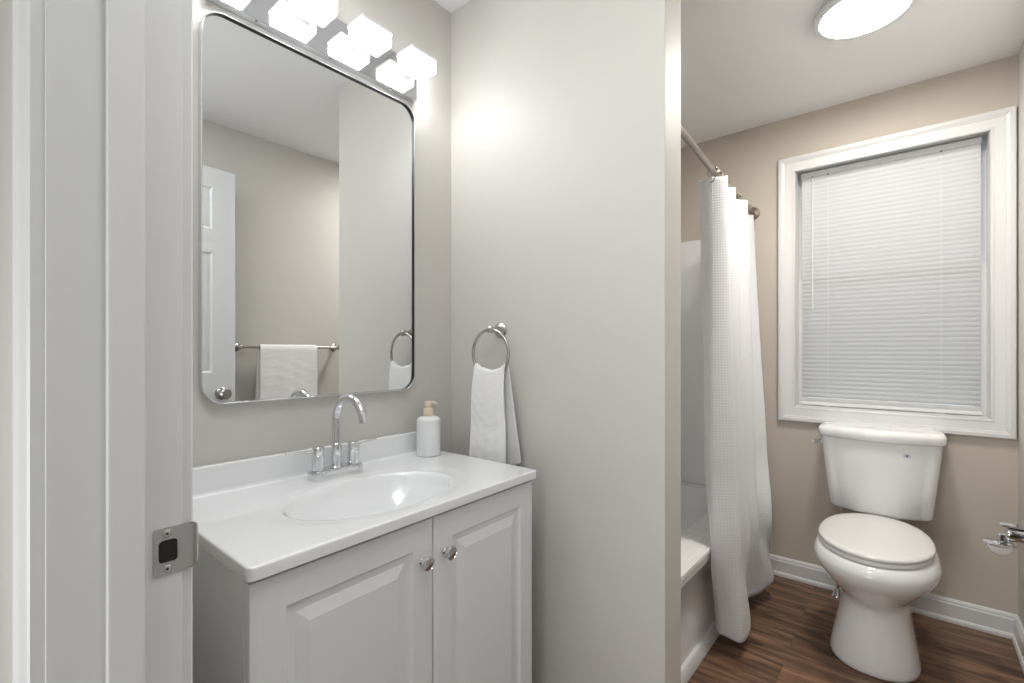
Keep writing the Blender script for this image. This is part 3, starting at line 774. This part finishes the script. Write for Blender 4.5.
M1 = [(-0.640, 1.980), (-0.590, 1.968), (-0.535, 2.020), (-0.575, 2.120), (-0.540, 2.205), (-0.590, 2.300), (-0.548, 2.400), (-0.595, 2.500), (-0.545, 2.610)]
M2 = [(-0.592, 1.905), (-0.560, 1.930), (-0.514, 2.000), (-0.545, 2.100), (-0.515, 2.190), (-0.562, 2.280), (-0.525, 2.370), (-0.562, 2.450), (-0.506, 2.530)]
Bt = [(-0.602, 2.000), (-0.560, 1.972), (-0.507, 1.982), (-0.500, 2.120), (-0.545, 2.210), (-0.570, 2.320), (-0.530, 2.440), (-0.496, 2.550), (-0.545, 2.640)]
ns, nz = 170, 140
LV = [crom([(a, b_, 0) for a, b_ in L_], ns) for L_ in (T, M1, M2, Bt)]
ZL = [H + 0.738, 0.75, 0.40, 0.062]
P = []; UV = []; Lh = 0
for i in range(ns):
    if i: Lh += ((LV[2][i] - LV[2][i - 1]).length + (LV[0][i] - LV[0][i - 1]).length) / 2
    row = []; uvr = []
    for j in range(nz):
        z = ZL[0] + (ZL[3] - ZL[0]) * j / (nz - 1)
        q = 0 if z > ZL[1] else (1 if z > ZL[2] else 2)
        g = (ZL[q] - z) / (ZL[q] - ZL[q + 1])
        if q: g = g * g * (3 - 2 * g)
        p = LV[q][i].lerp(LV[q + 1][i], g)
        F = min(1, (ZL[0] - z) / 1.1)
        p = p + Vector((0.005 * sin(i * 0.10 + F * 3.0) * F, 0.004 * sin(i * 0.17 + F * 2) * F, 0))
        pin = max(0, 1 - F * 14)
        zz_ = z - 0.006 * abs(sin(i / (ns - 1) * 8 * pi)) * pin + (0.030 * (i / ns) + 0.010 * sin(i * 0.09)) * (j / nz) ** 4
        row.append((p.x, p.y, zz_)); uvr.append((Lh, z))
    P.append(row); UV.append(uvr)
cur = link('shower_curtain', grid(bmesh.new(), P, UV), M['curtain'], angle=80)
solidify(cur, 0.002)
tag(cur, 'long white waffle shower curtain gathered beside the bathtub', 'shower curtain')
names = ['nickel curtain hook, nearest of the row on the rod', 'nickel curtain hook, second nearest on the rod', 'nickel curtain hook, third from the near end of the rod row',
         'nickel curtain hook, fourth from the near end of the rod row', 'nickel curtain hook, second closest to the window wall', 'nickel curtain hook, closest to the window wall']
src = None
for k, y in enumerate((2.075, 2.135, 2.265, 2.39, 2.51, 2.72)):
    x = rod_at(y)
    if src is None:
        src = thing('curtain_hook', names[0], 'curtain hook', (x, y, H + 0.76), 'curtain hooks on the shower rod')
        pts = [(x + 0.0235 * sin(t), y + 0.006 * sin(t * 2), H + 0.757 + 0.0225 * cos(t)) for t in [radians(-140 + 280 * q / 20) for q in range(21)]]
        pts += [(x + 0.006, y, H + 0.727), (x + 0.002, y - 0.005, H + 0.716), (x - 0.005, y - 0.006, H + 0.712), (x - 0.010, y - 0.004, H + 0.718)]
        link('ring', tube(bmesh.new(), pts, 0.0018, 8), M['rod'], src)
        bm = bmesh.new()
        for q in range(5):
            t = radians(-60 + 30 * q)
            bmesh.ops.create_icosphere(bm, subdivisions=2, radius=0.0055, matrix=Matrix.Translation((x + 0.0195 * sin(t), y, H + 0.757 + 0.0195 * cos(t))))
        link('roller_beads', bm, M['rod'], src)
    else:
        c = src.copy(); COL.objects.link(c); c.location = (x, y, H + 0.76); c['label'] = names[k]
        for ch in list(src.children):
            d = ch.copy(); COL.objects.link(d); d.parent = c; d.matrix_parent_inverse = ch.matrix_parent_inverse.copy()

# ------------------------------------------------------------ toilet
tc_ = -0.107
wc = thing('toilet', 'white two piece toilet with closed lid under the window', 'toilet', (tc_, 2.45, 0))
def egg(z, yf, yb, hw, wide=0.36, pf=2.0, pb=2.6, n=72, x0=tc_):
    yc = yf + (yb - yf) * wide; out = []
    for i in range(n):
        t = 2 * pi * i / n; c, s_ = cos(t), sin(t)
        if s_ <= 0: p = 2 / pf; yy = yc - (yc - yf) * abs(s_) ** p; xx = hw * (abs(c) ** p) * (1 if c >= 0 else -1)
        else: p = 2 / pb; yy = yc + (yb - yc) * abs(s_) ** p; xx = hw * (abs(c) ** p) * (1 if c >= 0 else -1)
        out.append((x0 + xx, yy, z))
    return out
secs = [(0.0006, 2.188, 2.735, .138, .30, 2.3), (0.006, 2.184, 2.738, .143, .30, 2.3), (0.020, 2.184, 2.738, .143, .30, 2.3), (0.060, 2.190, 2.735, .135, .30, 2.2), (0.12, 2.202, 2.73, .123, .31, 2.15),
        (0.18, 2.214, 2.73, .112, .32, 2.1), (0.222, 2.218, 2.735, .107, .32, 2.05), (0.245, 2.214, 2.74, .110, .33, 2.0), (0.268, 2.186, 2.745, .126, .34, 2.0), (0.30, 2.150, 2.75, .150, .36, 2.0),
        (0.335, 2.117, 2.755, .177, .38, 2.0), (0.365, 2.092, 2.76, .194, .39, 2.0), (0.388, 2.084, 2.765, .200, .40, 2.0), (0.402, 2.084, 2.77, .1995, .40, 2.0), (0.418, 2.092, 2.77, .192, .40, 2.0), (0.432, 2.104, 2.77, .183, .40, 2.0), (0.435, 2.118, 2.765, .170, .40, 2.0)]
def narrow_back(l, amt=1.0):
    out = []
    for x, y, z in l:
        k = 0
        if y > 2.50: k = min(1, (y - 2.50) / 0.13); k = k * k * (3 - 2 * k)
        lim = 1 - 0.36 * k * amt
        out.append((tc_ + (x - tc_) * lim, y, z))
    return out
bm = rings(bmesh.new(), [narrow_back(egg(z, a, b_, h_, w_, pf), 1 if z > .25 else .3) for z, a, b_, h_, w_, pf in secs])
link('bowl', bm, M['porcelain'], wc, angle=60)
def lidloop(ins, z): return egg(z + 0.008, 2.106 + ins, 2.662 - ins, 0.1835 - ins, 0.46, 2.0, 2.25)
link('seat', rings(bmesh.new(), [lidloop(0.006, 0.4275), lidloop(0.002, 0.430), lidloop(0.002, 0.441), lidloop(0.005, 0.4445)]), M['seat'], wc, angle=50)
link('lid', rings(bmesh.new(), [lidloop(0.004, 0.4455), lidloop(0.0, 0.448), lidloop(0.0, 0.456), lidloop(0.003, 0.460), lidloop(0.010, 0.463), lidloop(0.03, 0.465), lidloop(0.08, 0.467), lidloop(0.16, 0.468)]), M['seat'], wc, angle=60)
for sx in (-1, 1):
    link('hinge', B(tc_ + sx * 0.075 - 0.02, tc_ + sx * 0.075 + 0.02, 2.640, 2.670, 0.436, 0.460, bev=0.006, seg=3), M['seat'], wc)
def tankloop(z, hw, yf, bow, yb=2.850, n=18, r=0.034):
    """flat back, bowed front, rounded corners"""
    pts = []
    m = 28
    def front(x): return yf + bow * (abs(x) / hw) ** 2.2
    xs_ = [-hw + 2 * hw * i / m for i in range(m + 1)]
    poly = []
    ys_ = yf + bow
    poly += [(-hw + r * (1 - sin(radians(a))), yb - r * (1 - cos(radians(a))) ) for a in (0, 30, 60, 90)]
    # left side down to the front
    rf = r * 1.2
    poly = []
    for a in (0, 30, 60, 90): t = radians(90 + a); poly.append((-hw + 0.012 + 0.012 * cos(t), yb - 0.012 + 0.012 * sin(t)))
    for a in range(0, 91, 15):
        t = radians(180 + a); poly.append((-hw + rf + rf * cos(t), ys_ + rf * 0.62 + rf * sin(t)))
    for i in range(1, m):
        x = -(hw - rf) + 2 * (hw - rf) * i / m
        k = 1 - abs(x / (hw - rf)) ** 2.4
        poly.append((x, ys_ - rf * 0.38 - (bow - rf * .38) * k))
    for a in range(0, 91, 15):
        t = radians(270 + a); poly.append((hw - rf + rf * cos(t), ys_ + rf * 0.62 + rf * sin(t)))
    for a in (0, 30, 60, 90): t = radians(a); poly.append((hw - 0.012 + 0.012 * cos(t), yb - 0.012 + 0.012 * sin(t)))
    return [(tc_ + a, b_, z) for a, b_ in poly]
tk = [(0.457, .165, 2.700, .055), (0.459, .176, 2.684, .055), (0.466, .184, 2.671, .055), (0.478, .188, 2.664, .055), (0.60, .200, 2.655, .055), (0.72, .212, 2.649, .055), (0.797, .219, 2.646, .055)]
link('tank', rings(bmesh.new(), [tankloop(*a) for a in tk]), M['porcelain'], wc, angle=50)
ld = [(0.7975, .220, 2.641, .055), (0.801, .226, 2.634, .055), (0.806, .228, 2.631, .055), (0.828, .230, 2.629, .055), (0.838, .228, 2.632, .055), (0.845, .222, 2.639, .055), (0.849, .209, 2.652, .055), (0.852, .175, 2.68, .05)]
link('tank_lid', rings(bmesh.new(), [tankloop(*a, yb=2.855 - (0.01 if a[0] > .84 else 0)) for a in ld]), M['porcelain'], wc, angle=50)
link('gasket', lathe(bmesh.new(), [(0.045, 0.4352), (0.045, 0.4572)], (tc_, 2.735, 0), seg=24), M['gap'], wc)
# trip lever on the left of the tank
bm = lathe(bmesh.new(), [(0.0001, 0), (0.013, 0), (0.013, 0.004), (0.009, 0.008), (0.009, 0.016), (0.0001, 0.017)], (tc_ - 0.213, 2.722, 0.765), (-1, -0.35, 0), 20)
tube(bm, [(tc_ - 0.226, 2.718, 0.765), (tc_ - 0.232, 2.690, 0.767), (tc_ - 0.246, 2.664, 0.772)], [0.009, 0.008, 0.007], 12)
lv = link('flush_lever', bm, M['chrome'], wc); lv['label'] = 'chrome flush lever'
# oval mark with a dot on the tank front
def tank_front_y(x, z):
    l = tankloop(z, .2145, 2.6478, .055); c = [p for p in l if p[1] < 2.75]
    c.sort(key=lambda p: abs(p[0] - x)); return c[0][1] if abs(c[0][0] - x) < 1e-6 else c[0][1] + (c[1][1] - c[0][1]) * (x - c[0][0]) / (c[1][0] - c[0][0])
sx2, sz2 = tc_ + 0.100, 0.748; yy0 = tank_front_y(sx2, sz2)
slope = (tank_front_y(sx2 + 0.012, sz2) - tank_front_y(sx2 - 0.012, sz2)) / 0.024
nrm = Vector((slope, -1, -0.03)).normalized()
def oval(rx_, rz_, th, lift):
    bm = bmesh.new(); uu = Vector((1, slope, 0)).normalized(); vv = Vector((0, -0.03, 1)).normalized()
    c = Vector((sx2, yy0, sz2)) + nrm * lift
    return rings(bm, [[c + uu * rx_ * cos(t) + vv * rz_ * sin(t) + nrm * h for t in [2 * pi * k / 24 for k in range(24)]] for h in (-0.001, th)])
link('maker_mark', oval(0.0135, 0.0085, 0.0006, 0.001), M['paper'], wc)
link('mark_dot', oval(0.0042, 0.0050, 0.0004, 0.0019), M['ink'], wc)
# floor supply with bell escutcheon
sp_ = (tc_ - 0.160, 2.795)
bm = lathe(bmesh.new(), [(0.0001, 0.0005), (0.027, 0.0005), (0.027, 0.003), (0.020, 0.012), (0.013, 0.034), (0.0085, 0.042), (0.0001, 0.042)], (*sp_, 0), seg=28)
link('escutcheon', bm, M['chrome'], wc)
bm = tube(bmesh.new(), [(*sp_, 0.04), (*sp_, 0.15), (sp_[0] + 0.004, sp_[1], 0.32), (sp_[0] + 0.020, sp_[1], 0.459)], 0.0055, 12)
lathe(bm, [(0.0001, 0), (0.011, 0.0), (0.011, 0.03), (0.0001, 0.03)], (sp_[0], sp_[1], 0.12), seg=16)
link('supply_line', bm, M['chrome'], wc)

# ------------------------------------------------------------ paper holder on the right wall
py_, pz = 2.07, H - 0.560
ph = thing('toilet_paper_holder', 'chrome toilet paper holder on the right wall', 'toilet paper holder', (XR, py_, pz))
link('wall_plate', B(XR - 0.010, XR - 0.0003, py_ - 0.032, py_ + 0.032, pz - 0.030, pz + 0.040, bev=0.004, seg=3), M['chrome'], ph)
bm = tube(bmesh.new(), [(XR - 0.006, py_, pz + 0.004), (0.232, py_, pz + 0.004), (0.2255, py_, pz + 0.004)], [0.0215, 0.0215, 0.017], 28)
link('arm', bm, M['chrome'], ph)
link('top_bar', B(0.213, XR - 0.004, py_ - 0.017, py_ + 0.017, pz + 0.027, pz + 0.033, bev=0.002), M['chrome'], ph)
link('neck', B(0.209, 0.231, py_ - 0.011, py_ + 0.011, pz - 0.025, pz + 0.001, bev=0.003), M['chrome'], ph)
cc_ = (0.214, py_, pz - 0.032)
link('cup', lathe(bmesh.new(), [(0.0001, -0.034)] + [(0.030 * sin(radians(a)), -0.034 * cos(radians(a))) for a in range(10, 90, 8)] + [(0.031, 0), (0.0001, 0.0)], cc_, (0.0, 0, 1), 36), M['porcelain'], ph)
link('cup_rim', lathe(bmesh.new(), [(0.0001, 0.0003), (0.036, 0.0003), (0.038, 0.002), (0.038, 0.005), (0.036, 0.007), (0.0001, 0.008)], cc_, (0, 0, 1), 36), M['chrome'], ph)
